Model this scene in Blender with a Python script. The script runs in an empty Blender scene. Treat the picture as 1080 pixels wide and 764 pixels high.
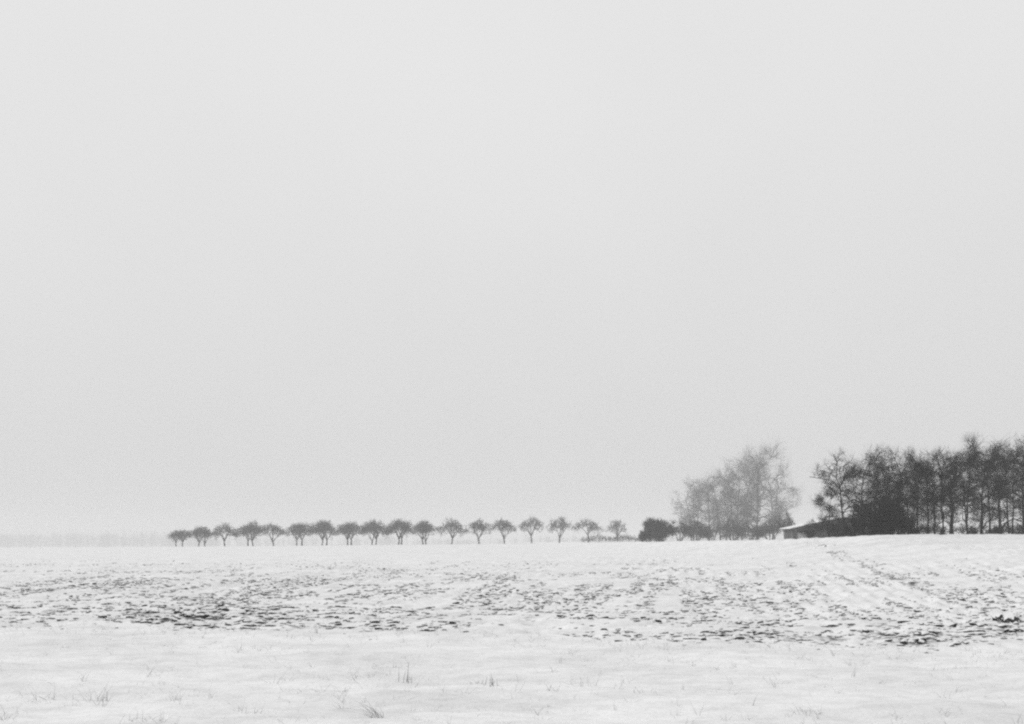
import bpy, math
import numpy as np

# ------------------------------------------------------------------ camera, sky, sun, exposure
SC = bpy.context.scene
COL = SC.collection
F, U0, V0, CAMZ = 848.0, 540.0, 570.0, 1.9        # focal length in photo pixels, principal column, eye-level row, eye height
cam_d = bpy.data.cameras.new('camera')
cam_d.sensor_width = 36.0
cam_d.lens = F / 1080.0 * 36.0
cam_d.shift_y = (V0 - 382.0) / 1080.0
cam_d.clip_start = 0.1
cam_d.clip_end = 8000.0
cam = bpy.data.objects.new('camera', cam_d)
cam.location = (0, 0, CAMZ)
cam.rotation_euler = (math.radians(90), 0, 0)
COL.objects.link(cam)
SC.camera = cam

SUN_EL, SUN_AZ = 30.0, -80.0                        # degrees; azimuth clockwise from the view direction
world = bpy.data.worlds.new('World')
SC.world = world
world.use_nodes = True
wn, wl = world.node_tree.nodes, world.node_tree.links
wn.clear()
w_out = wn.new('ShaderNodeOutputWorld')
w_bg = wn.new('ShaderNodeBackground')
w_sky = wn.new('ShaderNodeTexSky')
w_sky.sky_type = 'NISHITA'
w_sky.sun_disc = False
w_sky.sun_elevation = math.radians(SUN_EL)
w_sky.sun_rotation = math.radians(SUN_AZ)
w_sky.dust_density = 6.0
w_sky.air_density = 2.0
w_bw = wn.new('ShaderNodeRGBToBW')                 # the photograph is black and white
wl.new(w_sky.outputs['Color'], w_bw.inputs['Color'])
# a closed layer of snow cloud: grey, a little brighter overhead, faint cloud mottling
w_tc = wn.new('ShaderNodeTexCoord')
w_sep = wn.new('ShaderNodeSeparateXYZ')
wl.new(w_tc.outputs['Generated'], w_sep.inputs['Vector'])
w_map = wn.new('ShaderNodeMapRange')
w_map.inputs['From Min'].default_value = 0.0
w_map.inputs['From Max'].default_value = 1.0
w_map.inputs['To Min'].default_value = 7.05
w_map.inputs['To Max'].default_value = 9.2
wl.new(w_sep.outputs['Z'], w_map.inputs['Value'])
w_noise = wn.new('ShaderNodeTexNoise')
w_noise.inputs['Scale'].default_value = 1.7
w_noise.inputs['Detail'].default_value = 4.0
wl.new(w_tc.outputs['Generated'], w_noise.inputs['Vector'])
w_nm = wn.new('ShaderNodeMapRange')
w_nm.inputs['From Min'].default_value = 0.3
w_nm.inputs['From Max'].default_value = 0.7
w_nm.inputs['To Min'].default_value = 0.965
w_nm.inputs['To Max'].default_value = 1.035
wl.new(w_noise.outputs['Fac'], w_nm.inputs['Value'])
w_mul = wn.new('ShaderNodeMath'); w_mul.operation = 'MULTIPLY'
wl.new(w_map.outputs['Result'], w_mul.inputs[0]); wl.new(w_nm.outputs['Result'], w_mul.inputs[1])
w_mix = wn.new('ShaderNodeMix'); w_mix.data_type = 'FLOAT'
w_mix.inputs['Factor'].default_value = 0.92
wl.new(w_bw.outputs['Val'], w_mix.inputs['A']); wl.new(w_mul.outputs[0], w_mix.inputs['B'])
wl.new(w_mix.outputs['Result'], w_bg.inputs['Color'])
w_bg.inputs['Strength'].default_value = 0.1
wl.new(w_bg.outputs['Background'], w_out.inputs['Surface'])

sun_d = bpy.data.lights.new('sun', 'SUN')
sun_d.energy = 1.0
sun_d.angle = math.radians(25)
sun_d.color = (1, 1, 1)
sun = bpy.data.objects.new('sun', sun_d)
sun.rotation_euler = (math.radians(90 - SUN_EL), 0, math.radians(180 - SUN_AZ))
COL.objects.link(sun)

SC.view_settings.view_transform = 'Standard'
SC.view_settings.look = 'None'
SC.view_settings.exposure = 0.0
SC.view_settings.gamma = 1.0
SC.view_settings.use_curve_mapping = False
SC.cycles.volume_bounces = 3
SC.cycles.max_bounces = 8
SC.cycles.diffuse_bounces = 3
SC.cycles.use_denoising = False
SC.cycles.filter_width = 2.3
SC.cycles.sample_clamp_indirect = 4.0

# ------------------------------------------------------------------ helpers
RNG = np.random.default_rng(7)

def new_mesh(name, verts, faces, mat=None, smooth=False):
    """verts (N,3) array, faces (M,k) array or a list of such arrays."""
    if not isinstance(faces, list):
        faces = [faces]
    faces = [np.asarray(f, dtype=np.int32) for f in faces if len(f)]
    verts = np.asarray(verts, dtype=np.float32)
    me = bpy.data.meshes.new(name)
    me.vertices.add(len(verts))
    me.vertices.foreach_set('co', verts.ravel())
    loops = np.concatenate([f.ravel() for f in faces])
    tot = np.concatenate([np.full(len(f), f.shape[1], np.int32) for f in faces])
    start = np.concatenate([[0], np.cumsum(tot)[:-1]]).astype(np.int32)
    me.loops.add(len(loops))
    me.loops.foreach_set('vertex_index', loops)
    me.polygons.add(len(tot))
    me.polygons.foreach_set('loop_start', start)
    me.polygons.foreach_set('loop_total', tot)
    me.polygons.foreach_set('use_smooth', np.full(len(tot), smooth))
    me.update(calc_edges=True)
    if mat:
        me.materials.append(mat)
    return me

def obj(name, mesh, parent=None, loc=None, kind=None, label=None, cat=None, group=None):
    o = bpy.data.objects.new(name, mesh)
    COL.objects.link(o)
    if parent is not None:
        o.parent = parent
    if loc is not None:
        o.location = loc
    tag(o, kind, label, cat, group)
    return o

def tag(o, kind=None, label=None, cat=None, group=None):
    for k, v in (('kind', kind), ('label', label), ('category', cat), ('group', group)):
        if v:
            o[k] = v

def _hash(ix, iy, seed):
    h = (ix.astype(np.int64) * 374761393 + iy.astype(np.int64) * 668265263 + seed * 1442695041) & 0xffffffff
    h = ((h ^ (h >> 13)) * 1274126177) & 0xffffffff
    h = ((h ^ (h >> 16)) * 2246822519) & 0xffffffff
    return ((h ^ (h >> 15)) & 0xffffff) / float(0xffffff)

def vnoise(x, y, seed=0):
    x = np.asarray(x, float); y = np.asarray(y, float)
    xi, yi = np.floor(x), np.floor(y)
    fx, fy = x - xi, y - yi
    fx = fx * fx * fx * (fx * (fx * 6 - 15) + 10); fy = fy * fy * fy * (fy * (fy * 6 - 15) + 10)
    a = _hash(xi, yi, seed); b = _hash(xi + 1, yi, seed); c = _hash(xi, yi + 1, seed); d = _hash(xi + 1, yi + 1, seed)
    return (a + (b - a) * fx) * (1 - fy) + (c + (d - c) * fx) * fy      # 0..1

def fbm(x, y, seed=0, octs=4):
    s = 0.0; a = 0.5; t = 0.0
    for o in range(octs):
        s = s + a * vnoise(x * 2 ** o + 13.7 * o, y * 2 ** o - 7.3 * o, seed + o); t += a; a *= 0.5
    return s / t

def sstep(a, b, x):
    t = np.clip((np.asarray(x, float) - a) / (b - a), 0, 1)
    return t * t * (3 - 2 * t)

# ------------------------------------------------------------------ materials (all neutral grey: black-and-white photograph)
def base_mat(name):
    m = bpy.data.materials.new(name); m.use_nodes = True
    nt = m.node_tree
    return m, nt, nt.nodes, nt.links, nt.nodes['Principled BSDF']

def grey(v):
    return (v, v, v, 1)

def noise_node(n, l, scale, detail=4, coord='Object', vec_scale=None):
    tc = n.new('ShaderNodeTexCoord'); nz = n.new('ShaderNodeTexNoise')
    nz.inputs['Scale'].default_value = scale; nz.inputs['Detail'].default_value = detail
    src = tc.outputs[coord]
    if vec_scale:
        mp = n.new('ShaderNodeMapping'); mp.inputs['Scale'].default_value = vec_scale
        l.new(src, mp.inputs['Vector']); src = mp.outputs['Vector']
    l.new(src, nz.inputs['Vector'])
    return nz

def ramp(n, l, src, stops):
    r = n.new('ShaderNodeValToRGB')
    el = r.color_ramp.elements
    while len(el) < len(stops):
        el.new(0.5)
    for e, (p, v) in zip(el, stops):
        e.position = p; e.color = grey(v)
    l.new(src, r.inputs['Fac'])
    return r

def bark_mat(name, lo, hi, scale=3.0):
    m, nt, n, l, b = base_mat(name)
    nz = noise_node(n, l, scale, 5, vec_scale=(1, 1, .35))
    r = ramp(n, l, nz.outputs['Fac'], [(.3, lo), (.7, hi)])
    l.new(r.outputs['Color'], b.inputs['Base Color'])
    b.inputs['Roughness'].default_value = .95
    b.inputs['Specular IOR Level'].default_value = .15
    return m

M_BARK = bark_mat('dark_bark', .012, .035)
M_TWIG = bark_mat('dark_twigs', .012, .035)
M_ABARK = bark_mat('avenue_bark', .05, .11)  # bark colour lightened to stand in for thicker haze
M_ATWIG = bark_mat('avenue_twigs', .06, .13)  # twigs lightened for haze like the bark
M_EVER = bark_mat('evergreen_leaves', .010, .025)
M_SHRUB = bark_mat('shrub_twigs', .03, .07)
M_FROST = bark_mat('rime_dusted_twigs', .10, .2)
M_STRAW = bark_mat('dry_grass', .10, .24, 9)
M_PALESTRAW = bark_mat('bleached_grass', .16, .34, 9)
M_WOOD = bark_mat('weathered_boards', .08, .17, 2)
M_HAZY = bark_mat('haze_paled_bark', .13, .23, 2)  # haze over the tall trees put into a paler bark colour
M_PALE = bark_mat('pale_sheet', .45, .6, 2)

def snow_mat():
    m, nt, n, l, b = base_mat('field_snow')
    at = n.new('ShaderNodeAttribute'); at.attribute_name = 'bare'
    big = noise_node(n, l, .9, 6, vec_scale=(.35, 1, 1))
    snow0 = ramp(n, l, big.outputs['Fac'], [(.28, .76), (.60, .91)])  # grey patches: thin snow, with shade of verge hollows worked into the colour
    scr = noise_node(n, l, 4.5, 6, vec_scale=(.5, 1.25, 1))             # darker streaks drawn out sideways
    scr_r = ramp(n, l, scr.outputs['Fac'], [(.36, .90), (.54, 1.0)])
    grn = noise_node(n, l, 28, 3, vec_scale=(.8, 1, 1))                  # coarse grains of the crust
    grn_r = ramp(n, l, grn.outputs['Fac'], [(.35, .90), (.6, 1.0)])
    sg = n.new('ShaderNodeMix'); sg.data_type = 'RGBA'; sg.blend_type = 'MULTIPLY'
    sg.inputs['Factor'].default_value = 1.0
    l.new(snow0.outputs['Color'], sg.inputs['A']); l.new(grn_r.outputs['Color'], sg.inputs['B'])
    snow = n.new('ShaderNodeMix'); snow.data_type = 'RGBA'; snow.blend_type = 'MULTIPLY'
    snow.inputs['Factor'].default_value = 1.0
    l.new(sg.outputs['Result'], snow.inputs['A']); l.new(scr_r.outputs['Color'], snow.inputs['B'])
    fine = noise_node(n, l, 9, 5, vec_scale=(.55, 1.0, 1))
    # thin places in the snow where the earth shows: per-vertex bareness broken up by fine grain
    add = n.new('ShaderNodeMath'); add.operation = 'ADD'
    sub = n.new('ShaderNodeMath'); sub.operation = 'SUBTRACT'
    l.new(fine.outputs['Fac'], sub.inputs[0]); sub.inputs[1].default_value = .5
    l.new(at.outputs['Fac'], add.inputs[0]); l.new(sub.outputs[0], add.inputs[1])
    msk = ramp(n, l, add.outputs[0], [(.45, 0), (.72, 1)])
    mix = n.new('ShaderNodeMix'); mix.data_type = 'RGBA'
    l.new(msk.outputs['Color'], mix.inputs['Factor'])
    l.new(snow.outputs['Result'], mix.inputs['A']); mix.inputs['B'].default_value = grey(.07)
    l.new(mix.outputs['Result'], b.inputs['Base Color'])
    b.inputs['Roughness'].default_value = .75
    b.inputs['Specular IOR Level'].default_value = .2
    bp = n.new('ShaderNodeBump'); bp.inputs['Strength'].default_value = .85; bp.inputs['Distance'].default_value = .05
    rip = noise_node(n, l, 5, 9, vec_scale=(.55, 1.2, 1))
    l.new(rip.outputs['Fac'], bp.inputs['Height']); l.new(bp.outputs['Normal'], b.inputs['Normal'])
    return m
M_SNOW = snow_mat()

def clean_snow_mat():
    m, nt, n, l, b = base_mat('roof_snow')
    nz = noise_node(n, l, 2, 4)
    r = ramp(n, l, nz.outputs['Fac'], [(.3, .78), (.7, .87)])
    l.new(r.outputs['Color'], b.inputs['Base Color']); b.inputs['Roughness'].default_value = .75
    return m
M_ROOFSNOW = clean_snow_mat()

def clod_mat(name='frozen_earth', lo=.80, hi=1.15, scale=2.2):
    m, nt, n, l, b = base_mat(name)
    g = n.new('ShaderNodeNewGeometry'); sp = n.new('ShaderNodeSeparateXYZ')
    l.new(g.outputs['Normal'], sp.inputs['Vector'])
    nz = noise_node(n, l, scale, 5)
    ad = n.new('ShaderNodeMath'); ad.operation = 'MULTIPLY_ADD'      # snow lies on the upward faces, in patches
    l.new(nz.outputs['Fac'], ad.inputs[0]); ad.inputs[1].default_value = .9; l.new(sp.outputs['Z'], ad.inputs[2])
    msk = ramp(n, l, ad.outputs[0], [(lo, 0), (hi, 1)])
    earth = ramp(n, l, nz.outputs['Fac'], [(.3, .018), (.7, .07)])
    mix = n.new('ShaderNodeMix'); mix.data_type = 'RGBA'
    l.new(msk.outputs['Color'], mix.inputs['Factor'])
    l.new(earth.outputs['Color'], mix.inputs['A']); mix.inputs['B'].default_value = grey(.82)
    l.new(mix.outputs['Result'], b.inputs['Base Color']); b.inputs['Roughness'].default_value = .95
    b.inputs['Specular IOR Level'].default_value = .1
    return m
M_CLOD = clod_mat()
M_HEAP = clod_mat('dusted_earth', .92, 1.28, 13)

# ------------------------------------------------------------------ the lie of the land
_cx = np.array([-2500, -300, -145, -90, -38, 0, 10, 20, 26, 50, 120, 2500.])
_cz = np.array([-2.0, -1.0, -.25, .12, .55, .96, 1.15, 1.78, 2.02, 2.1, 2.3, 2.3])
def crest_y(x):
    return 228 - 170 * sstep(4, 26, x)
def crest_z(x):
    s = 0
    for d in (-6, -3, 0, 3, 6):
        s = s + np.interp(np.asarray(x, float) + d, _cx, _cz)
    return s / 5
def edge_y(x):                                   # where the verge meets the ploughed land
    x = np.asarray(x, float)
    return 15.5 - .215 * np.clip(x, -14, 14) + 1.3 * (fbm(x * .33, x * 0 + 3.3, 5, 4) - .5)
def land(x, y):
    x = np.asarray(x, float); y = np.asarray(y, float)
    yc = crest_y(x); zc = crest_z(x)
    t = (y - 15) / (yc - 15)
    up = zc * np.clip(t, 0, 1)
    over = np.maximum(y - yc, 0)
    fall = .0125 - .0095 * sstep(10, 36, x)
    w = 25.0
    drop = fall * np.where(over < w, over ** 2 / (2 * w), over - w / 2)
    z = up - 13 * np.tanh(drop / 13)
    # low bank along the far side of the field in front of the wood
    z = z + .32 * np.exp(-((y - (crest_y(x) - 2 + 1.5 * np.sin(x * .07))) / 2.2) ** 2) * sstep(20, 26.5, x)
    return z
def rows(x, y):                                  # coordinate across the furrows of the main field
    return (x - .18 * (y - 15)) / (1 + .0115 * (y - 15))

def proj(x, y, z):
    y = np.maximum(y, .5)
    return U0 + F * x / y, V0 + F * (CAMZ - z) / y

PATCHES = [  # where the wind has bared the clods
    (215, 650, 120, 14, 1.35), (230, 633, 90, 6, .7), (40, 622, 60, 5, .7), (50, 646, 80, 9, .6), (300, 628, 60, 7, .7),
    (400, 655, 80, 10, .6), (530, 646, 60, 14, .85), (640, 673, 70, 10, .75), (780, 677, 140, 15, 1.0),
    (715, 620, 60, 14, .6), (860, 640, 80, 16, .55), (980, 672, 110, 18, 1.0), (1050, 665, 70, 18, .9), (1000, 622, 80, 14, .4),
    (600, 655, 60, 8, .45), (690, 602, 50, 8, .3), (920, 600, 20, 8, .4), (840, 610, 60, 12, .35)]
def bareness(u, v):
    d = .42 * sstep(588, 620, v) * sstep(705, 690, v)
    for (a, b, ra, rb, s) in PATCHES:
        d = np.maximum(d, s * np.exp(-((u - a) / ra) ** 2 - ((v - b) / rb) ** 2))
    return d

def micro(x, y):
    """fine relief: wind-packed drifts on the verge, snowed-over furrows and lumps on the field"""
    e = y - edge_y(x)
    inf = sstep(-.4, .6, e)
    fade = 1 / (1 + (np.maximum(y - 15, 0) / 90) ** 2)
    verge = .30 * (fbm(x * .11, y * .42, 11, 4) - .5) + .11 * (fbm(x * .5, y * 1.5, 12, 4) - .5) + .07 * (fbm(x * 1.4, y * 2.6, 13, 4) - .5)
    r = rows(x, y)
    head = sstep(7.5, 5.0, e + 1.5 * (fbm(x * .2, y * .2, 9) - .5))
    wob = fbm(x * .5, y * .5, 21, 3)
    ridge_main = .5 + .5 * np.sin(2 * math.pi * (r / .55 + 1.3 * wob))
    ridge_head = .5 + .5 * np.sin(2 * math.pi * (e / .75 + .8 * wob))
    ridge = ridge_main * (1 - head) + ridge_head * head
    lump = fbm(x * 2.2, y * 2.2, 31, 4) - .5
    fld = .075 * (ridge - .5) * sstep(.35, .7, fbm(x * .22, y * .09, 33, 3)) + .17 * lump + .16 * (fbm(x * .12, y * .12, 41, 3) - .5)
    return (verge * (1 - inf) + fld * inf + .07 * np.exp(-(e / .5) ** 2) * (wob - .1)) * fade

def ground_z(x, y):
    return land(x, y) + micro(x, y)

def on_ground(u, v):
    """the spot of ground seen at a photo pixel"""
    q = (u - U0) / F
    ys = np.exp(np.linspace(math.log(6), math.log(260), 3000))
    zs = land(q * ys, ys)
    vs = V0 + F * (CAMZ - zs) / ys
    i = int(np.argmax(vs < v))
    y = ys[max(i, 0)]
    return q * y, y

# ------------------------------------------------------------------ ground sheet
def make_ground():
    y = [-9.0]
    while y[-1] < 2500:
        c = y[-1]
        if c < 5: d = .35
        elif c < 24: d = .07
        elif c < 60: d = .07 + (c - 24) * .0062
        elif c < 210: d = .29 + (c - 60) * .016
        else: d = 2 + (c - 210) * .06
        y.append(c + d)
    y = np.array(y)
    q = np.concatenate([np.linspace(-8, -.80, 40)[:-1], np.linspace(-.80, .80, 600), np.linspace(.80, 8, 40)[1:]])
    Y, Q = np.meshgrid(y, q, indexing='ij')
    X = Q * (Y + 10) * .82
    X = np.clip(X, -2500, 2500)
    X = X + Q * .01                                # keeps the clipped rim from folding onto itself
    Z = ground_z(X, Y)
    ny, nx = Y.shape
    i = np.arange(ny * nx).reshape(ny, nx)
    f = np.stack([i[:-1, :-1], i[:-1, 1:], i[1:, 1:], i[1:, :-1]], -1).reshape(-1, 4)
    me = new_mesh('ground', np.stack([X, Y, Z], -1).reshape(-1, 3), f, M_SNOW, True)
    u, v = proj(X, Y, Z)
    e = Y - edge_y(X)
    d = bareness(u, v) * sstep(0, .5, e) * (Y > 6)
    r = rows(X, Y)
    streak = fbm(r * 2.4, Y * .16, 61, 3)
    spots = fbm(X * 1.7, Y * 1.5, 62, 4)
    bare = .40 * d + 1.25 * (spots - .5) * np.sqrt(d + .06) + .30 * (streak - .5)
    bare = np.where(e > 0, bare, -1) * np.where(Y < 190, 1, 0)
    # the wheel track curving off towards the wood
    bare = bare + .26 * np.exp(-((r - 10.1 - .5 * np.sin(Y * .06)) / .22) ** 2) * sstep(19, 26, Y) * sstep(75, 50, Y) * fbm(X * .6, Y * .3, 63, 3) * 2
    at = me.attributes.new('bare', 'FLOAT', 'POINT')
    at.data.foreach_set('value', bare.astype(np.float32).ravel())
    return obj('ground', me, kind='structure', label='snow-covered ploughed field with a smooth snowy verge in front')
ground = make_ground()

# ------------------------------------------------------------------ clods of frozen earth breaking through the snow
ICO = None
def ico(sub):
    import bmesh
    bm = bmesh.new(); bmesh.ops.create_icosphere(bm, subdivisions=sub, radius=1)
    v = np.array([p.co[:] for p in bm.verts]); f = np.array([[q.index for q in p.verts] for p in bm.faces]); bm.free()
    return v, f

def lump(seed, sub=2, rough=.5):
    v, f = ico(sub)
    r = np.random.default_rng(seed)
    k = r.normal(size=(9, 3)); k /= np.linalg.norm(k, axis=1)[:, None]
    off = r.uniform(.45, .95, 9)
    d = v @ k.T                                     # cut the ball by random planes: an angular clod
    sc = np.min(np.where(d > .05, off / np.maximum(d, .05), 9), axis=1)
    v = v * np.minimum(sc, 1.15)[:, None]
    v += rough * .12 * r.normal(size=v.shape)
    return v, f

def make_clods():
    rng = np.random.default_rng(23)
    variants = [lump(100 + i, 2, .45) for i in range(14)]
    simple = [lump(140 + i, 1, .5) for i in range(14)]
    for vs in (variants, simple):
        for k, (v, f) in enumerate(vs):              # tapering ends, bent like a turned furrow slice
            t = np.clip(np.abs(v[:, 0]), 0, 1)
            v[:, 1:] *= (1.08 - .62 * t ** 1.6)[:, None]
            v[:, 2] += .35 * (1 - v[:, 0] ** 2) - .2
            v[:, 1] += .3 * math.sin(k) * v[:, 0] ** 2
    N = 150000
    y = np.sqrt(rng.uniform(12.3 ** 2, 74 ** 2, N)); x = rng.uniform(-.78, .78, N) * y
    e = y - edge_y(x)
    # gather them along the furrows: rows beside the verge follow it, the others run up the field
    r = rows(x, y)
    near = e < 6.5 + 1.5 * (fbm(x * .2, y * .2, 9) - .5)
    hi_, ri_ = np.round(e / .62), np.round(r / .55)
    y = np.where(near, edge_y(x) + hi_ * .62 + rng.normal(0, .10, N) + np.where(hi_ < 1.5, rng.normal(0, .35, N), 0) + .35 * (fbm(x * .35, hi_ * 1.7, 19, 2) - .5), y)
    rr = ri_ * .55 + rng.normal(0, .13, N)
    x = np.where(near, x, rr * (1 + .0115 * (y - 15)) + .18 * (y - 15))
    e = y - edge_y(x)
    z = ground_z(x, y)
    u, v = proj(x, y, z)
    runs = np.where(near, fbm(x * .55, hi_ * 1.31 + .5, 77, 3), fbm(ri_ * .9 + .5, y * .22, 78, 3))
    patch = fbm(x * .28, y * .25, 79, 3)
    b = bareness(u, v)
    dens = b * sstep(.62 - .30 * b, .74 - .12 * b, runs * .62 + patch * .38 + .1) * np.where(e > .3, 1, .55 * np.exp((e - .3) / .35))
    track = np.exp(-((rows(x, y) - 10.1 - .5 * np.sin(y * .06)) / .28) ** 2) * sstep(18, 24, y) * sstep(70, 45, y) * (x > 5)
    dens = np.maximum(dens, .9 * track * sstep(.3, .55, patch))
    keep = rng.uniform(size=N) < dens * 2.3
    x, y, z, u, v, dens, near = (a[keep] for a in (x, y, z, u, v, dens, near))
    n = len(x)
    w = .021 + .085 * rng.uniform(size=n) ** 2.3 * (.6 + .75 * dens ** 1.5)
    sc = np.stack([w * rng.uniform(1.0, 2.6, n) * np.clip(1.25 - 5 * w, .6, 1.2), w * rng.uniform(.6, 1.0, n), w * rng.uniform(.40, .78, n)], -1)
    ang = rng.normal(.12, .35, n); tilt = rng.normal(0, .2, n)
    z = z + sc[:, 2] * rng.uniform(-.25, .35, n)
    var = rng.integers(0, len(variants), n)
    ok = (u > -8) & (u < 1088)
    show = np.where(ok, sc[:, 0] * sc[:, 2] / y ** 2, 0)
    order = np.argsort(-show)
    meshes = [new_mesh('clod', vv, ff, M_CLOD, True) for vv, ff in variants]
    for i in order[:300]:
        o = obj('clod', meshes[var[i]], ground, (x[i], y[i], z[i]))
        o.scale = sc[i]; o.rotation_euler = (tilt[i], 0, ang[i])
    V, Fs, base = [], [], 0
    for i in order[300:]:
        vv, ff = (variants if y[i] < 15.5 else simple)[var[i]]
        p = vv * sc[i]
        c, s = math.cos(ang[i]), math.sin(ang[i])
        p = np.stack([p[:, 0] * c - p[:, 1] * s, p[:, 0] * s + p[:, 1] * c, p[:, 2]], -1) + (x[i], y[i], z[i])
        V.append(p); Fs.append(ff + base); base += len(p)
    obj('small_clods', new_mesh('small_clods', np.concatenate(V), np.concatenate(Fs), M_CLOD, True), ground, kind='stuff')
make_clods()

# ------------------------------------------------------------------ bare trees grown as skeletons of tapering limbs
def tubes(P, R, sides):
    """P (M,K,3), R (M,K) -> verts, quads"""
    M, K, _ = P.shape
    T = np.empty_like(P)
    T[:, 1:-1] = P[:, 2:] - P[:, :-2]; T[:, 0] = P[:, 1] - P[:, 0]; T[:, -1] = P[:, -1] - P[:, -2]
    T /= np.linalg.norm(T, axis=2, keepdims=True) + 1e-9
    ref = np.where(np.abs(T[:, :1, 2:3]) > .9, np.array([1., 0, 0]), np.array([0, 0, 1.]))
    A = np.cross(T, np.broadcast_to(ref, T.shape)); A /= np.linalg.norm(A, axis=2, keepdims=True) + 1e-9
    B = np.cross(T, A)
    th = np.arange(sides) * 2 * math.pi / sides
    V = P[:, :, None, :] + R[:, :, None, None] * (A[:, :, None, :] * np.cos(th)[None, None, :, None] + B[:, :, None, :] * np.sin(th)[None, None, :, None])
    i = np.arange(M * K * sides).reshape(M, K, sides)
    j = np.roll(i, -1, axis=2)
    f = np.stack([i[:, :-1], j[:, :-1], j[:, 1:], i[:, 1:]], -1).reshape(-1, 4)
    return V.reshape(-1, 3), f

def spikes(P0, P1, r):
    """thin three-sided twigs ending in a point"""
    M = len(P0)
    T = P1 - P0; T = T / (np.linalg.norm(T, axis=1, keepdims=True) + 1e-9)
    ref = np.where(np.abs(T[:, 2:3]) > .9, np.array([1., 0, 0]), np.array([0, 0, 1.]))
    A = np.cross(T, ref); A /= np.linalg.norm(A, axis=1, keepdims=True) + 1e-9
    B = np.cross(T, A)
    vs = []
    for k in range(3):
        a = k * 2 * math.pi / 3
        vs.append(P0 + r[:, None] * (A * math.cos(a) + B * math.sin(a)))
    vs.append(P1)
    V = np.stack(vs, 1).reshape(-1, 3)
    b = np.arange(M)[:, None] * 4
    f = np.concatenate([b + np.array([[0, 1, 3]]), b + np.array([[1, 2, 3]]), b + np.array([[2, 0, 3]])])
    return V, f

def join(parts):
    V, Fq, Ft, b = [], [], [], 0
    for v, f in parts:
        V.append(v); (Fq if f.shape[1] == 4 else Ft).append(f + b); b += len(v)
    fs = []
    if Fq: fs.append(np.concatenate(Fq))
    if Ft: fs.append(np.concatenate(Ft))
    return np.concatenate(V), fs

def unit(v):
    return v / (np.linalg.norm(v, axis=-1, keepdims=True) + 1e-9)

def connect(rng, N, T, Rn, targets, K, ratio, rtip, wob, ang_w=.9, r_len=None):
    """grow one branch from the best node to each target; returns P, R"""
    D = targets[:, None, :] - N[None]
    L = np.linalg.norm(D, axis=2) + 1e-6
    cosang = np.einsum('mnk,nk->mn', D, T) / L
    i = np.argmin(L * (1 + ang_w * (1 - cosang)), axis=1)
    s, t, r = N[i], T[i], Rn[i]
    d = targets - s; ln = np.linalg.norm(d, axis=1, keepdims=True)
    c = s + unit(t * .7 + unit(d) * .6 + np.array([0, 0, .12])) * ln * .5
    tt = np.linspace(0, 1, K)[None, :, None]
    P = (1 - tt) ** 2 * s[:, None] + 2 * tt * (1 - tt) * c[:, None] + tt ** 2 * targets[:, None]
    P = P + rng.normal(size=P.shape) * wob * ln[:, None] * np.sin(tt * math.pi)
    r0 = np.minimum(r * ratio, r_len * ln[:, 0] if r_len else 9)
    R = r0[:, None] + (rtip - r0[:, None]) * np.linspace(0, 1, K)[None] ** .8
    return P, np.maximum(R, rtip)

def flat(P, R, lo=0.0):
    K = P.shape[1]; k0 = int(round(lo * (K - 1)))
    T = np.empty_like(P); T[:, :-1] = P[:, 1:] - P[:, :-1]; T[:, -1] = T[:, -2]
    T = unit(T)
    return P[:, k0:].reshape(-1, 3), T[:, k0:].reshape(-1, 3), R[:, k0:].ravel()

def sprout(rng, N, T, Rn, n, length, K, r0, r1, spread, up, wob=.08, pick=None):
    """n side shoots from random nodes"""
    i = rng.integers(0, len(N), n) if pick is None else rng.choice(len(N), n, p=pick)
    d = unit(T[i] + spread * unit(rng.normal(size=(n, 3))) + np.array([0, 0, up]))
    ln = length * rng.uniform(.35, 1.15, n)
    tt = np.linspace(0, 1, K)
    P = N[i][:, None] + d[:, None] * (ln[:, None] * tt[None])[..., None]
    P = P + rng.normal(size=P.shape) * wob * ln[:, None, None] * tt[None, :, None]
    P[:, :, 2] += up * .35 * ln[:, None] * tt[None] ** 2
    R = r0 + (r1 - r0) * tt[None] + np.zeros((n, 1))
    return P, R

def sample_lumps(rng, lumps, n, shell=.5):
    """points inside a union of ellipsoids, pushed towards their surface"""
    lumps = np.array(lumps, float)
    vol = lumps[:, 3] * lumps[:, 4] * lumps[:, 5]
    i = rng.choice(len(lumps), n, p=vol / vol.sum())
    d = unit(rng.normal(size=(n, 3))); r = rng.uniform(size=n) ** shell
    return lumps[i, :3] + d * r[:, None] * lumps[i, 3:]

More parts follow.
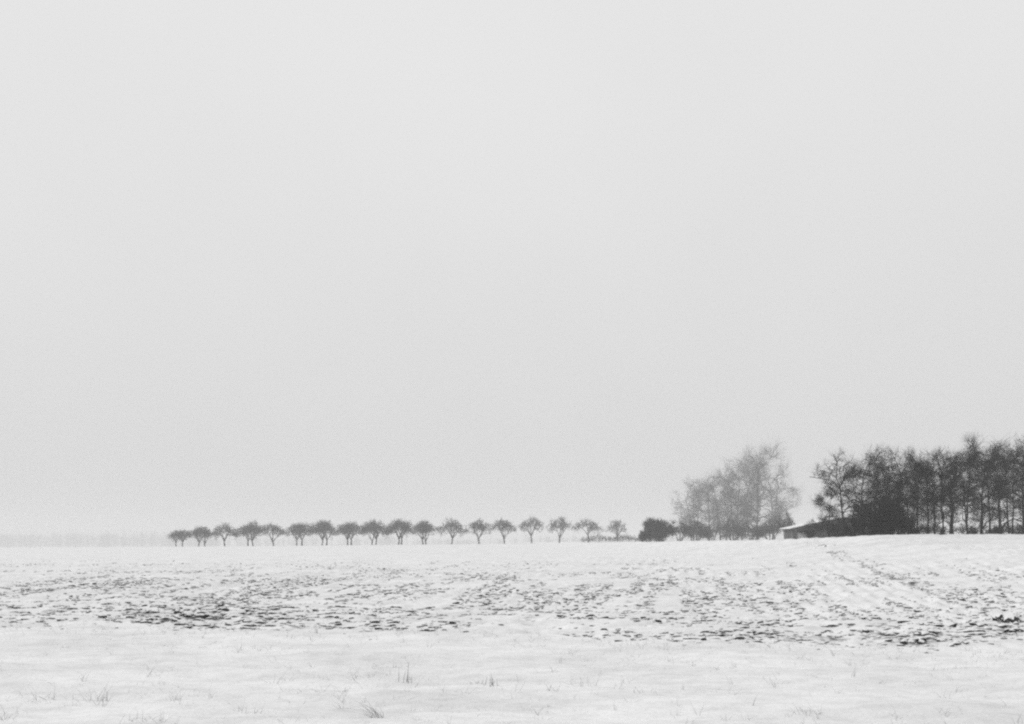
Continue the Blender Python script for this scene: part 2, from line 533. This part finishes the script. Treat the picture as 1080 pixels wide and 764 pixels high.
def grow(seed, stems, lumps, n, rad, twig, sprout_len, up=.25, spread=.8, wob=.06, stem_frac=.35, floor=None, ang_w=.9, shell=.45):
    """stems: list of (points, r0, r1); lumps: crown ellipsoids; n: counts for limbs, boughs, branches, shoots, twigs.
    Returns (trunk parts, crown parts)."""
    rng = np.random.default_rng(seed)
    wood, crown = [], []
    Ns, Ts, Rs = [], [], []
    for pts, r0, r1 in stems:
        pts = np.array(pts, float)
        t = np.linspace(0, 1, len(pts)); tt = np.linspace(0, 1, 9)
        P = np.stack([np.interp(tt, t, pts[:, k]) for k in range(3)], -1)
        P[1:-1] += rng.normal(size=(7, 3)) * r0 * .35
        R = r0 + (r1 - r0) * tt ** .8
        R[0] *= 1.35
        v, f = tubes(P[None], R[None], 7); wood.append((v, f))
        a, b, c = flat(P[None], R[None], stem_frac)
        Ns.append(a); Ts.append(b); Rs.append(c)
    N, T, Rn = np.concatenate(Ns), np.concatenate(Ts), np.concatenate(Rs)
    if n[0]:
        P, R = connect(rng, N, T, Rn, sample_lumps(rng, lumps, n[0], .33), 7, .8, rad[1], wob, ang_w, .045)
        wood.append(tubes(P, R, 5)); a, b, c = flat(P, R, .3)
        N, T, Rn = np.concatenate([N, a]), np.concatenate([T, b]), np.concatenate([Rn, c])
    P, R = connect(rng, N, T, Rn, sample_lumps(rng, lumps, n[1], .4), 6, .7, rad[2], wob, ang_w, .03)
    wood.append(tubes(P, R, 4)); a, b, c = flat(P, R, .25)
    N, T, Rn = np.concatenate([N, a]), np.concatenate([T, b]), np.concatenate([Rn, c])
    P, R = connect(rng, N, T, Rn, sample_lumps(rng, lumps, n[2], shell), 5, .7, rad[3], wob, ang_w, .025)
    crown.append(tubes(P, R, 3)); a, b, c = flat(P, R, .25)
    # shoots from the branches, twigs from the shoots
    P, R = sprout(rng, a, b, c, n[3], sprout_len[0], 3, rad[3], twig, spread, up)
    if floor is not None:
        P[:, :, 2] = np.maximum(P[:, :, 2], floor)
    crown.append(tubes(P, R, 3)); a2, b2, c2 = flat(P, R, .3)
    P, R = sprout(rng, a2, b2, c2, n[4], sprout_len[1], 2, twig, twig, spread, up)
    crown.append(spikes(P[:, 0], P[:, 1], np.full(len(P), twig)))
    return join(wood), join(crown)

def tree_meshes(name, res, bark, twigm):
    (wv, wf), (cv, cf) = res
    return new_mesh(name + '_trunk', wv, wf, bark, True), new_mesh(name + '_crown', cv, cf, twigm)

def place(kind, meshes, x, y, s=1.0, rot=0.0, label=None, cat='tree', group=None, sink=.05, sx=1.0, trunk='trunk', crown='crown', z=None):
    e = obj(kind, None, None, (x, y, float(land(x, y) if z is None else z) - sink), None, label, cat, group)
    e.empty_display_size = .5
    e.rotation_euler = (0, 0, rot); e.scale = (s * sx, s * sx, s)
    obj(trunk, meshes[0], e); obj(crown, meshes[1], e)
    return e

def at(u, D):
    return (u - U0) / F * D

# --- the avenue: small pollarded trees with mushroom heads, 6.5 m tall at 200 m
def avenue_variant(seed, dense):
    r = np.random.default_rng(seed)
    lumps = []
    lop, tiltx = r.normal(0, .3), r.normal(0, .07)
    rim = r.uniform(2.5, 2.95); dome = r.uniform(.16, .23)
    for k in range(18):                              # a fan of clumps under a shallow dome
        a = k * 2.4 + r.normal(0, .35); d = rim * math.sqrt((k + .5) / 18)
        lumps.append((d * math.cos(a) + lop, d * math.sin(a), 4.8 - dome * d * d + tiltx * d * math.cos(a) + r.normal(0, .22), r.uniform(.75, 1.1), .95, r.uniform(.95, 1.4)))
    lumps.append((lop, 0, 4.8, 1.5, 1.5, 1.2))
    forks = []
    h = r.uniform(.9, 1.9); nf = int(r.integers(4, 8)); lx = r.normal(0, .12)
    forks.append(([(0, 0, 0), (lx * .5, 0, h * .5), (lx, .03, h)], .18, .14))
    for k in range(nf):
        a = k * 2 * math.pi / nf + r.normal(0, .3); d = r.uniform(.8, 2.0)
        forks.append(([(lx, 0, h), (lx + .42 * d * math.cos(a), .42 * d * math.sin(a), h + 1.1), (d * math.cos(a) + lop, d * math.sin(a), r.uniform(3.7, 4.6))], .10, .055))
    return grow(seed, forks, lumps, (16, 60, int(300 * dense), int(1700 * dense), int(3600 * dense)), (.1, .045, .026, .013), .0085, (.62, .38),
                up=.12, spread=.75, stem_frac=.55, wob=.055)
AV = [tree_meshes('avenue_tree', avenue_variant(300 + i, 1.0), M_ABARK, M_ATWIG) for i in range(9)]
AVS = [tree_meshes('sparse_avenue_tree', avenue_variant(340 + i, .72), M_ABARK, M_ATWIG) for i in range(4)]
ORD = ['first', 'second', 'third', 'fourth', 'fifth', 'sixth', 'seventh', 'eighth', 'ninth', 'tenth', 'eleventh', 'twelfth', 'thirteenth',
       'fourteenth', 'fifteenth', 'sixteenth', 'seventeenth', 'eighteenth']
FRONT = [(192.5, 557.5), (216, 554), (237, 551.5), (267, 549), (288.5, 550.5), (318.5, 549), (344.5, 547), (370.5, 549), (396.5, 547), (423.5, 546), (449, 547.5),
         (476.5, 546.5), (505.5, 547), (532, 545.5), (560.5, 543.5), (590, 543.5), (621, 544), (651, 547)]
BACK = [(185.5, 559), (209.5, 555.5), None, (261.5, 552), None, (313, 551), (340, 548.5), (366.5, 550.5), (392.5, 548.5), (420.5, 547.5), (446.5, 549)]
rng = np.random.default_rng(5)
GF, GB = 'front row of avenue trees', 'rear row of avenue trees'
LOOK = ['bare', 'bare', 'single-trunked bare', 'bare', 'pale single-trunked bare', 'bare', 'bare', 'bare', 'broad dark-topped bare', 'bare', 'greyish bare', 'greyish bare', 'bare',
        'V-forked dark bare', 'pale lopsided bare', 'pale bare', 'faint pale bare', 'smallest faint bare']
TAILS = {0: 'leftmost of the row on the field crest', 17: 'last before the dark round bush, behind a low hedge', 16: 'where the low hedge begins'}
def avenue(u, vt, D, k, label, group, sparse):
    x = at(u, D)
    zb = float(land(x, D)) - .05
    ztop = CAMZ + (V0 - vt) / F * D
    mesh = (AVS if sparse else AV)[k % (4 if sparse else 9)]
    s = (ztop - zb) / 6.35
    w = 1.0 + rng.normal(0, .04)
    return place('avenue_tree', mesh, x, D, s, rng.uniform(0, 6.28), label, 'tree', group, sx=w * min(1.30, 1.24 / s ** .5))
for i, (u, vt) in enumerate(FRONT):
    tail = TAILS.get(i, 'counted from the left end of the front row')
    avenue(u, vt, (236 if i < 14 else 262 + 9 * (i - 14)) + 1.0 * math.sin(i), i, f'{LOOK[i]} mushroom-headed avenue tree, {ORD[i]} {tail}' if i not in TAILS else f'{LOOK[i]} mushroom-headed avenue tree, {tail}',
           GF, i >= 14)
for i, b in enumerate(BACK):
    if b:
        avenue(b[0], b[1], 245, i + 2, f'rear-row avenue tree whose trunk shows just left of the {ORD[i]} front-row tree', GB, False)

# --- tall bare trees of the wood at the right
def wood_variant(seed, H, W, low, lean=0.0, limbs=13, dense=1.0, stems=1, oak=False):
    r = np.random.default_rng(seed)
    lumps = []
    nl = 24
    for k in range(nl):                              # many small clumps: an uneven outline with gaps
        t = (k + .5) / nl
        z = H * (low + (1 - low) * (.05 + .86 * t))
        rad = W * (.34 + .70 * math.sin(math.pi * (.14 + .60 * t)))
        a = k * 2.4 + r.normal(0, .5); d = rad * r.uniform(.25, .95)
        sz = W * r.uniform(.16, .36)
        lumps.append((d * math.cos(a) + lean * t * H * .12, d * math.sin(a), z + r.normal(0, .3), sz, sz, sz * r.uniform(.8, 1.5)))
    st = []
    r0 = H * (.024 if oak else .014)
    for k in range(stems):
        o = (k - (stems - 1) / 2) * .5
        a = r.uniform(0, 6.28)
        st.append(([(o, 0, 0), (o * 1.3 + lean * .3, .05, H * .25), (o * 2 + lean * .8 + .3 * math.cos(a), .3 * math.sin(a), H * .55),
                    (o * 2.5 + lean * 1.3 + .5 * math.cos(a), .5 * math.sin(a), H * (.55 if oak else .72))], r0 / stems ** .4, H * .003))
    return grow(seed, st, lumps, (limbs + 3, int(70 * dense), int(330 * dense), int(2300 * dense), int(6500 * dense)),
                (r0, .042, .02, .009), .0050, (1.0, .65), up=.14, spread=.72, stem_frac=low * .9, wob=.075)
WD = {
    'a': wood_variant(401, 11, 3.5, .16, dense=.95),
    'b': wood_variant(402, 11, 3.2, .20, dense=.9),
    'c': wood_variant(403, 11, 4.0, .30, oak=True, limbs=15, dense=1.0),
    'd': wood_variant(404, 11, 2.2, .18, dense=.7),
    'e': wood_variant(405, 11, 3.6, .14, lean=-1.6, limbs=15, dense=.8),
    'f': wood_variant(406, 11, 2.8, .14, stems=2, dense=.9),
    'g': wood_variant(407, 11, 3.2, .18, dense=.7),
    'h': wood_variant(408, 11, 3.5, .22, dense=.75, stems=2),
}
WD = {k: tree_meshes('woodland_tree', v, M_BARK, M_TWIG) for k, v in WD.items()}
GW = 'bare trees of the wood'
def wood(kind, u, vt, D, rot, label, sx=1.0):
    D = D * .70
    D = max(D, float(crest_y(at(u, D))) + 2.0)
    x = at(u, D)
    zb = float(land(x, D)); ztop = CAMZ + (V0 - vt) / F * D
    s = (ztop - zb) / 11.6
    return place('woodland_tree', WD[kind], x, D, s, rot, label, 'tree', GW, sx=sx)
WOOD = [
    ('e', 893, 474, 90, 0.2, 'outermost bare tree of the wood, low boughs reaching left above the barn roof', 1.0),
    ('d', 874, 508, 100, 1.1, 'thin small bare tree beside the barn roof at the wood edge', 1.2),
    ('b', 908, 473, 92, 2.0, 'slender bare tree rising from the left side of the dark evergreen thicket', 1.0),
    ('a', 922, 470, 97, 0.4, 'tall bare tree rising straight behind the dark evergreen thicket', 1.0),
    ('h', 936, 474, 100, 1.3, 'twin-stemmed bare tree over the middle of the dark evergreen thicket', .9),
    ('b', 948, 472, 99, 4.0, 'bare tree standing over the right end of the dark evergreen thicket', 1.1),
    ('a', 958, 476, 91, 3.0, 'bare tree with dense top just right of the dark evergreen thicket', .9),
    ('g', 968, 486, 112, 0.0, 'short slender bare tree in the dip of the wood outline', 1.0),
    ('b', 979, 473, 89, 5.0, 'straight dark bare tree left of the pair of close trunks', .95),
    ('g', 986, 472, 108, 2.2, 'thin bare pole-like tree crowded behind the pair of close trunks', 1.0),
    ('a', 994.5, 468, 88, 1.7, 'left trunk of the pair of close dark trunks in the wood', .8),
    ('c', 1004, 465, 87, 2.6, 'stout spreading bare tree with heavy forked limbs, light gaps under its boughs', 1.0),
    ('h', 1020, 467, 122, 0.9, 'paler twin-stemmed bare tree set back right of the stout spreading tree', 1.0),
    ('g', 1035, 463, 98, 3.6, 'tall bare tree, left one of two close to each other near the right edge', 1.0),
    ('b', 1044, 459, 104, 5.4, 'tall bare tree, right one of two close to each other near the right edge', .85),
    ('g', 1055, 462, 130, 1.9, 'pale thin bare tree set back between taller trees near the right edge', 1.3),
    ('h', 1066, 455, 99, 0.1, 'tallest bare tree of the wood, close to the right edge of the view', .9),
    ('g', 1079, 458, 112, 2.9, 'bare tree cut by the right edge of the view', 1.1),
    ('c', 1098, 462, 93, 1.0, 'bare tree whose boughs enter the view at its right edge', 1.0),
]
for w in WOOD:
    wood(*w)

# --- hazy tall trees behind the hedgerow, 30 m tall at 225 m
def big_variant(seed, H, W, low, lean=0.0, dense=1.0, stems=1):
    r = np.random.default_rng(seed)
    lumps = []
    nl = 26
    for k in range(nl):
        t = (k + .5) / nl
        z = H * (low + (1 - low) * (.05 + .86 * t))
        rad = W * (.32 + .72 * math.sin(math.pi * (.14 + .62 * t)))
        a = k * 2.4 + r.normal(0, .5); d = rad * r.uniform(.2, .98)
        sz = W * r.uniform(.16, .32)
        lumps.append((d * math.cos(a) + lean * t, d * math.sin(a), z, sz, sz, sz * 1.3))
    st = []
    for k in range(stems):
        o = (k - (stems - 1) / 2) * 2.0
        a = r.uniform(0, 6.28)
        st.append(([(o, 0, 0), (o * 1.4, .1, H * .25), (o * 2 + lean * .5 + .5 * math.cos(a), .5 * math.sin(a), H * .55),
                    (o * 2.6 + lean + math.cos(a), math.sin(a), H * .7)], H * .012 / stems ** .4, H * .003))
    return grow(seed, st, lumps, (16, int(90 * dense), int(480 * dense), int(3000 * dense), int(9000 * dense)),
                (.3, .085, .038, .017), .0075, (3.2, 2.4), up=.22, spread=.55, stem_frac=low * .9, wob=.06)
BG = {
    'a': big_variant(501, 30, 10.0, .14),
    'b': big_variant(502, 30, 8.5, .10, stems=2, dense=.8),
    'c': big_variant(503, 30, 11.0, .08, stems=3, dense=.9),
}
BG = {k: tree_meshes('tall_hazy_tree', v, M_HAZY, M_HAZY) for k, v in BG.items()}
GH = 'tall hazy trees behind the hedgerow'
def big(kind, u, vt, D, rot, label, sx=1.0):
    D = D * 1.18
    x = at(u, D)
    zb = float(land(x, D)); ztop = CAMZ + (V0 - vt) / F * D
    s = (ztop - zb) / 31.8
    return place('tall_hazy_tree', BG[kind], x, D, s, rot, label, 'tree', GH, sx=sx)
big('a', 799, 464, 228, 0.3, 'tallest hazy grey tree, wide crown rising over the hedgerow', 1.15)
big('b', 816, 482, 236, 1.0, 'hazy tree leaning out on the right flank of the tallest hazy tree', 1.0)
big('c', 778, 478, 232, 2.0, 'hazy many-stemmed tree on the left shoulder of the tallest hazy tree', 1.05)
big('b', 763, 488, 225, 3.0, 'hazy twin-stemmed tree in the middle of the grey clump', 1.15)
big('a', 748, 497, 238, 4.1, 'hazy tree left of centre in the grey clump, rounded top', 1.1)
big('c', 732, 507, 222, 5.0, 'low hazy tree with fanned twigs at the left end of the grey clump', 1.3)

# ------------------------------------------------------------------ shrubs, hedge and thicket
def shrub_variant(seed, H, W, dense=1.0, twig=.009, leafy=False):
    r = np.random.default_rng(seed)
    lumps = []
    for k in range(12):
        a = r.uniform(0, 6.28); d = W * .75 * math.sqrt(r.uniform())
        z = H * (.28 + .42 * r.uniform()) * (1 - .35 * (d / W) ** 2)
        lumps.append((d * math.cos(a), d * math.sin(a), z, W * r.uniform(.2, .4), W * .34, H * r.uniform(.18, .34)))
    st = []
    for k in range(9):
        a = k * .7 + r.normal(0, .2); d = W * r.uniform(.15, .6)
        st.append(([(.3 * d * math.cos(a), .3 * d * math.sin(a), 0), (.6 * d * math.cos(a), .6 * d * math.sin(a), H * .25), (d * math.cos(a), d * math.sin(a), H * r.uniform(.5, .8))], .06, .02))
    return grow(seed, st, lumps, (0, 60, int(360 * dense), int(3000 * dense), int(7000 * dense)), (.06, .03, .02, .012), twig, (.55, .4),
                up=.2, spread=1.0, stem_frac=.1, floor=.03, ang_w=.4, shell=.6)
SH = {
    'round': tree_meshes('shrub', shrub_variant(601, 4, 3.0, 1.4, .013), M_SHRUB, M_SHRUB),
    'loose': tree_meshes('shrub', shrub_variant(602, 4, 3.2, .5, .010), M_SHRUB, M_SHRUB),
    'wide': tree_meshes('shrub', shrub_variant(603, 4, 4.2, .6, .011), M_SHRUB, M_SHRUB),
    'dark': tree_meshes('thicket', shrub_variant(604, 4, 2.4, .8, .012), M_BARK, M_EVER),
}
def shrub(kind, u, vt, D, rot, label, sx=1.0, name='shrub', group='shrubs along the hedgerow'):
    D = max(D * .70, float(crest_y(at(u, D * .70))) + 2.5) if u > 850 else D
    x = at(u, D)
    zb = float(land(x, D)); ztop = CAMZ + (V0 - vt) / F * D
    return place(name, SH[kind], x, D, (ztop - zb) / 4.0, rot, label, 'shrub', group, sx=sx, trunk='stems')
shrub('round', 697, 543, 165, 0.0, 'dark round-topped bush ending the avenue of small trees', 1.05)
shrub('round', 684, 551, 168, 2.0, 'low skirt of bush on the left side of the dark round-topped bush', .8)
shrub('loose', 717, 548, 185, 1.0, 'twiggy bush just right of the dark round-topped bush', 1.0)
shrub('loose', 734, 546, 200, 2.3, 'thin twiggy bush under the left end of the hazy trees', 1.0)
shrub('wide', 752, 552, 225, 0.5, 'grey broad bush under the hazy trees, left of their middle', .95)
shrub('loose', 773, 545, 215, 3.1, 'grey twiggy bush under the middle of the hazy trees', 1.0)
shrub('wide', 793, 549, 205, 4.0, 'grey dense bush at the foot of the tallest hazy tree', 1.0)
shrub('loose', 813, 545, 195, 5.0, 'grey bush between the tallest hazy tree and the barn', 1.05)
shrub('loose', 829, 536, 168, 0.8, 'narrow upright bush beside the low left eave of the barn', .42)
GT = 'dark evergreen thicket in the wood'
shrub('dark', 909, 532, 96, 0.0, 'left lobe of the dark evergreen thicket in the wood', .6, 'evergreen_shrub', GT)
shrub('dark', 924, 511, 95, 1.0, 'tallest dark lobe of the evergreen thicket in the wood', .62, 'evergreen_shrub', GT)
shrub('dark', 938, 518, 95, 2.2, 'middle dark lobe of the evergreen thicket in the wood', .62, 'evergreen_shrub', GT)
shrub('dark', 952, 534, 96, 3.0, 'right dark lobe of the evergreen thicket in the wood', .66, 'evergreen_shrub', GT)
shrub('dark', 967, 548, 99, 4.0, 'low dark evergreen bush just right of the thicket', .9, 'evergreen_shrub', GT)
GU = 'undergrowth bushes of the wood'
shrub('loose', 888, 546, 94, 0.4, 'scrubby bush in front of the right part of the barn gable', .8, 'shrub', GU)
shrub('loose', 866, 543, 122, 1.4, 'scrubby bush in front of the middle of the barn gable', .9, 'shrub', GU)
shrub('loose', 851, 553, 124, 2.4, 'low twiggy bush in front of the low left bays of the barn', .9, 'shrub', GU)
shrub('loose', 983, 548, 104, 1.4, 'scrubby bush behind the pair of close trunks', 1.0, 'shrub', GU)
shrub('loose', 1018, 550, 103, 2.4, 'low scrubby bush right of the stout spreading tree', 1.2, 'shrub', GU)
shrub('wide', 1040, 549, 106, 3.4, 'low scrubby bush behind the two close tall trees', 1.0, 'shrub', GU)
shrub('loose', 1064, 548, 104, 4.4, 'low scrubby bush behind the tallest bare tree of the wood', 1.1, 'shrub', GU)
shrub('wide', 1090, 547, 105, 5.4, 'scrubby bush cut by the right edge of the view', 1.0, 'shrub', GU)

def make_hedge():
    r = np.random.default_rng(9)
    lumps, st = [], []
    L = 19.0
    for k in range(44):
        x = -L / 2 + L * (k + .5) / 44
        hh = 1.9 + .35 * math.sin(x * .9) + r.normal(0, .12)
        lumps.append((x, r.normal(0, .15), hh * .55, .5, .55, hh * .45))
        st.append(([(x, 0, 0), (x + r.normal(0, .1), 0, hh * .3), (x + r.normal(0, .15), r.normal(0, .1), hh * .7)], .035, .015))
    return tree_meshes('hedge', grow(640, st, lumps, (0, 150, 800, 3300, 6000), (.05, .02, .014, .009), .009, (.4, .3), up=.3, spread=.9, stem_frac=.1, floor=.03), M_SHRUB, M_SHRUB)
hm = make_hedge()
xh = at(652, 208)
place('hedge', hm, xh, 208, 1.0, -.10, 'long low clipped hedge below the last two avenue trees', 'hedge', None, trunk='stems')

# ------------------------------------------------------------------ low farm barn under snow, behind the wood edge
def boxm(name, x0, x1, y0, y1, z0, z1, mat):
    v = [(x, y, z) for x in (x0, x1) for y in (y0, y1) for z in (z0, z1)]
    f = [(0, 1, 3, 2), (4, 6, 7, 5), (0, 4, 5, 1), (2, 3, 7, 6), (0, 2, 6, 4), (1, 5, 7, 3)]
    return new_mesh(name, v, np.array(f), mat)
def prismm(name, poly, y0, y1, mat):
    n = len(poly)
    v = [(x, y0, z) for x, z in poly] + [(x, y1, z) for x, z in poly]
    me = bpy.data.meshes.new(name)
    me.from_pydata(v, [], [list(range(n))[::-1], list(range(n, 2 * n))] + [(i, (i + 1) % n, n + (i + 1) % n, n + i) for i in range(n)])
    me.update(); me.materials.append(mat)
    return me
def make_barn():
    D = 104.0
    px = D / F
    x0 = at(836, D); z0 = CAMZ + (V0 - 570) * px - .35
    g = float(land(at(870, D), D))
    W, eave, ridge, L = 13.0, 1.95, 3.35, 3.6
    b = obj('farm_barn', None, None, (x0, D, min(g, z0)), None, 'long low farm barn with snow on its shallow roof, half hidden by the wood', 'barn')
    # front gable in separate upright pieces round the open bay
    sl = (ridge - eave) / (W / 2)
    def top(x):
        return eave + sl * (x if x < W / 2 else W - x) - .14
    bays = [(0.25, .6, 0), (.6, 2.0, 1.45), (2.0, 5.2, 0), (5.2, 8.2, 1.75), (8.2, 12.75, 0)]
    for (a, c, lo) in bays:
        pts = [(a, lo), (c, lo), (c, top(c))]
        if a < W / 2 < c: pts.append((W / 2, top(W / 2)))
        pts.append((a, top(a)))
        obj('wall_panel', prismm('wall_panel', pts, 0, .12, M_WOOD), b)
    obj('side_wall', boxm('side_wall', .12, .24, .13, L, 0, eave - .15, M_WOOD), b)
    obj('side_wall', boxm('side_wall', W - .24, W - .12, .13, L, 0, eave - .15, M_WOOD), b)
    obj('back_wall', boxm('back_wall', .25, W - .25, L - .14, L - .02, 0, eave - .15, M_WOOD), b)
    obj('door', boxm('door', .63, 1.97, .3, .36, .05, 1.42, M_PALE), b, label='pale door of the low left bay')
    for x in (2.0, 5.2, 8.2):
        obj('post', boxm('post', x - .09, x + .09, -.06, -.003, 0, top(x) - .02, M_BARK), b)
    for s in (0, 1):
        def mx(x): return x if s == 0 else W - x
        pl = [(mx(-.5), eave - sl * .5), (mx(W / 2 - (.002 if s else 0)), ridge), (mx(W / 2 - (.002 if s else 0)), ridge - .13), (mx(-.5), eave - sl * .5 - .13)]
        ps = [(mx(-.46), eave - sl * .46 + .005), (mx(W / 2 - (.002 if s else 0)), ridge + .005), (mx(W / 2 - (.002 if s else 0)), ridge + .09), (mx(-.30), eave - sl * .3 + .07)]
        r = obj('roof', prismm('roof', pl, -.5, L + .4, M_WOOD), b)
        obj('snow_layer', prismm('snow_layer', ps, -.46, L + .36, M_ROOFSNOW), r)
make_barn()

# ------------------------------------------------------------------ far wood fading into the falling snow
def make_far_wood():
    r = np.random.default_rng(88)
    parts = []
    n = 1500
    u = np.concatenate([r.uniform(-260, 230, 820), r.uniform(200, 1350, n - 820)])
    D = r.uniform(1550, 2350, n)
    for i in range(n):
        x = at(u[i], D[i]); z = float(land(x, D[i]))
        top = 25 + 7 * (fbm(np.array([u[i] * .012]), np.array([.5]), 90, 3)[0] - .5) * 2 + r.normal(0, 4.0) - (7 if u[i] > 190 else 0) - (5 if u[i] > 420 else 0)
        H = top - z * 1.0 - 4
        k = 32
        base = np.stack([x + r.normal(0, 2.2, k), D[i] + r.normal(0, 2.2, k), z + H * r.uniform(.0, .65, k)], -1)
        tip = base + np.stack([r.normal(0, 2.8, k), r.normal(0, 2.8, k), H * r.uniform(.15, .38, k)], -1)
        parts.append(spikes(base, tip, np.full(k, .36)))
        parts.append(spikes(np.array([[x, D[i], z]]), np.array([[x, D[i], z + H]]), np.array([.5])))
    v, f = join(parts)
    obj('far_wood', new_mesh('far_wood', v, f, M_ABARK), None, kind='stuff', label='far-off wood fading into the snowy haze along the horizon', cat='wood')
make_far_wood()

# ------------------------------------------------------------------ dry grass on the verge
def blades(rng, n, spread, h, lean, r, bend=.5, K=4, lay=None):
    """a tuft of thin tapering dry blades"""
    a = rng.uniform(0, 6.28, n); d = spread * np.sqrt(rng.uniform(size=n))
    b = np.stack([d * np.cos(a), .6 * d * np.sin(a), np.full(n, -.03)], -1)
    ln = h * rng.uniform(.45, 1.05, n)
    dr = np.stack([rng.normal(0, lean, n), rng.normal(0, lean, n), np.ones(n)], -1)
    dr = unit(dr)
    t = np.linspace(0, 1, K)
    P = b[:, None] + dr[:, None] * (ln[:, None] * t)[..., None]
    side = unit(np.stack([rng.normal(0, 1, n), rng.normal(0, 1, n), np.zeros(n)], -1))
    if lay is not None:
        side = unit(side * .35 + np.array([lay, 0, 0]))
    P = P + side[:, None] * (bend * ln[:, None] * t[None] ** 2 * rng.uniform(.2, 1, n)[:, None])[..., None]
    P[:, :, 2] -= (bend * .35 * ln[:, None] * t[None] ** 2 * rng.uniform(0, 1, n)[:, None])
    R = r * (1 - .85 * t[None]) + np.zeros((n, 1))
    return tubes(P, R, 3)

GG = 'dry grass tufts on the verge'
TUFTS = [  # u, v of the foot, height px, blades, spread m, lean, radius, label
    (425, 719, 19, 6, .13, .10, .0048, 'sharp upright tuft of a few dark stalks in the middle of the verge'),
    (516, 720, 14, 8, .12, .35, .0055, 'low dark tuft of crossed stalks right of the sharp upright tuft'),
    (500, 718, 6, 18, .12, 1.0, .003, 'flattened scatter of broken stalks between the two upright tufts'),
    (105, 738, 24, 16, .14, .4, .0022, 'tall feathery pale tuft on the left part of the verge'),
    (50, 738, 18, 9, .15, .5, .0026, 'thin pale tuft left of the tall feathery tuft'),
    (398, 759, 26, 22, .08, .3, .0022, 'thick curled clump of bent grass at the bottom edge of the view'),
    (579, 730, 12, 16, .12, .9, .003, 'small spiky splayed tuft in the middle right of the verge'),
    (150, 762, 12, 22, .2, .6, .0026, 'short pale tuft at the bottom edge below the feathery tuft'),
    (903, 700, 10, 10, .16, .8, .003, 'small bent tuft beside the edge of the ploughed land'),
    (676, 735, 9, 8, .1, .4, .0024, 'tiny pale tuft on the right half of the verge'),
    (852, 756, 13, 26, .18, .7, .0024, 'faint wispy tuft in the lower right of the verge'),
    (335, 672, 12, 6, .06, .2, .0036, 'short stalks standing on the edge of the ploughed land'),
    (3, 757, 12, 18, .1, .5, .003, 'pale tuft in the bottom left corner of the view'),
    (170, 722, 8, 14, .1, .8, .0024, 'scrap of low grass right of the feathery tuft'),
]
for k, (u, v, hp, n, sp, ln, rr, lab) in enumerate(TUFTS):
    x, y = on_ground(u, v)
    r = np.random.default_rng(900 + k)
    V, f = blades(r, n, sp, hp / F * y * 1.25, ln, rr, 1.3 if 'curled' in lab else (.12 if 'sharp' in lab else .5), 6, -1.0 if 'curled' in lab else None)
    obj('grass_tuft', new_mesh('grass_tuft', V, f, M_STRAW if 'dark' in lab else M_PALESTRAW), None, (x, y, float(ground_z(x, y))), None, lab, 'grass tuft', GG)

def make_grass():
    r = np.random.default_rng(70)
    P, R = [], []
    spots = []
    for k in range(900):                             # along the edge of the plough
        x = r.uniform(-13, 13); y = float(edge_y(x)) + r.normal(-.45, .65)
        spots.append((x, y, r.uniform(.07, .22), r.integers(1, 4), .03))
    for k in range(1600):                             # sparse over the verge, in drifts
        y = r.uniform(7.5, 15.5); x = r.uniform(-.75, .75) * y
        if fbm(np.array([x * .5]), np.array([y * .8]), 71, 3)[0] < .50: continue
        spots.append((x, y, r.uniform(.025, .11), r.integers(2, 7), .09))
    for k in range(190):                             # taller wisps
        y = r.uniform(7.6, 14.0); x = r.uniform(-.7, .7) * y
        spots.append((x, y, r.uniform(.12, .26), r.integers(1, 6), .05))
    parts = []
    for (x, y, h, n, sp) in spots:
        V, f = blades(r, int(n), sp, h, .5, .0021, .7, 4)
        parts.append((V + np.array([x, y, float(ground_z(x, y))]), f))
    v, f = join(parts)
    obj('verge_grass', new_mesh('verge_grass', v, f, M_STRAW), None, kind='stuff', label='sparse dry grass poking through the snow of the verge', cat='grass')
make_grass()

# one big heap of earth at the right edge of the plough
def make_heap():
    r = np.random.default_rng(33)
    x, y = on_ground(1070, 657)
    h = obj('earth_heap', None, None, (x, y, float(ground_z(x, y)) - .02), None, 'largest dark lump of earth, at the right edge of the ploughed field', 'earth lump')
    for k in range(11):
        v, f = lump(780 + k, 2, .5)
        a, d = k * 2.4, .33 * math.sqrt(k / 11)
        w = r.uniform(.11, .19)
        o = obj('lump', new_mesh('lump', v * np.array([w * 1.3, w, w * .75]), f, M_HEAP), h, (d * math.cos(a) * 1.2, d * math.sin(a) * .7, .19 - .38 * d * d / .09 * .3 + r.normal(0, .015)))
        o.rotation_euler = (r.normal(0, .3), r.normal(0, .3), r.uniform(0, 6))
make_heap()

# ------------------------------------------------------------------ the snowy air
def make_haze():
    m = bpy.data.materials.new('snowy_air'); m.use_nodes = True
    n, l = m.node_tree.nodes, m.node_tree.links
    n.clear()
    out = n.new('ShaderNodeOutputMaterial'); pv = n.new('ShaderNodeVolumePrincipled')
    pv.inputs['Color'].default_value = grey(.885)
    pv.inputs['Density'].default_value = .0011
    pv.inputs['Anisotropy'].default_value = 0.0
    l.new(pv.outputs['Volume'], out.inputs['Volume'])
    me = boxm('haze', -2600, 2600, -60, 2620, -17.0, 41.0, m)
    obj('haze', me, kind='stuff', label='pale snowy air over the whole field', cat='haze')
make_haze()
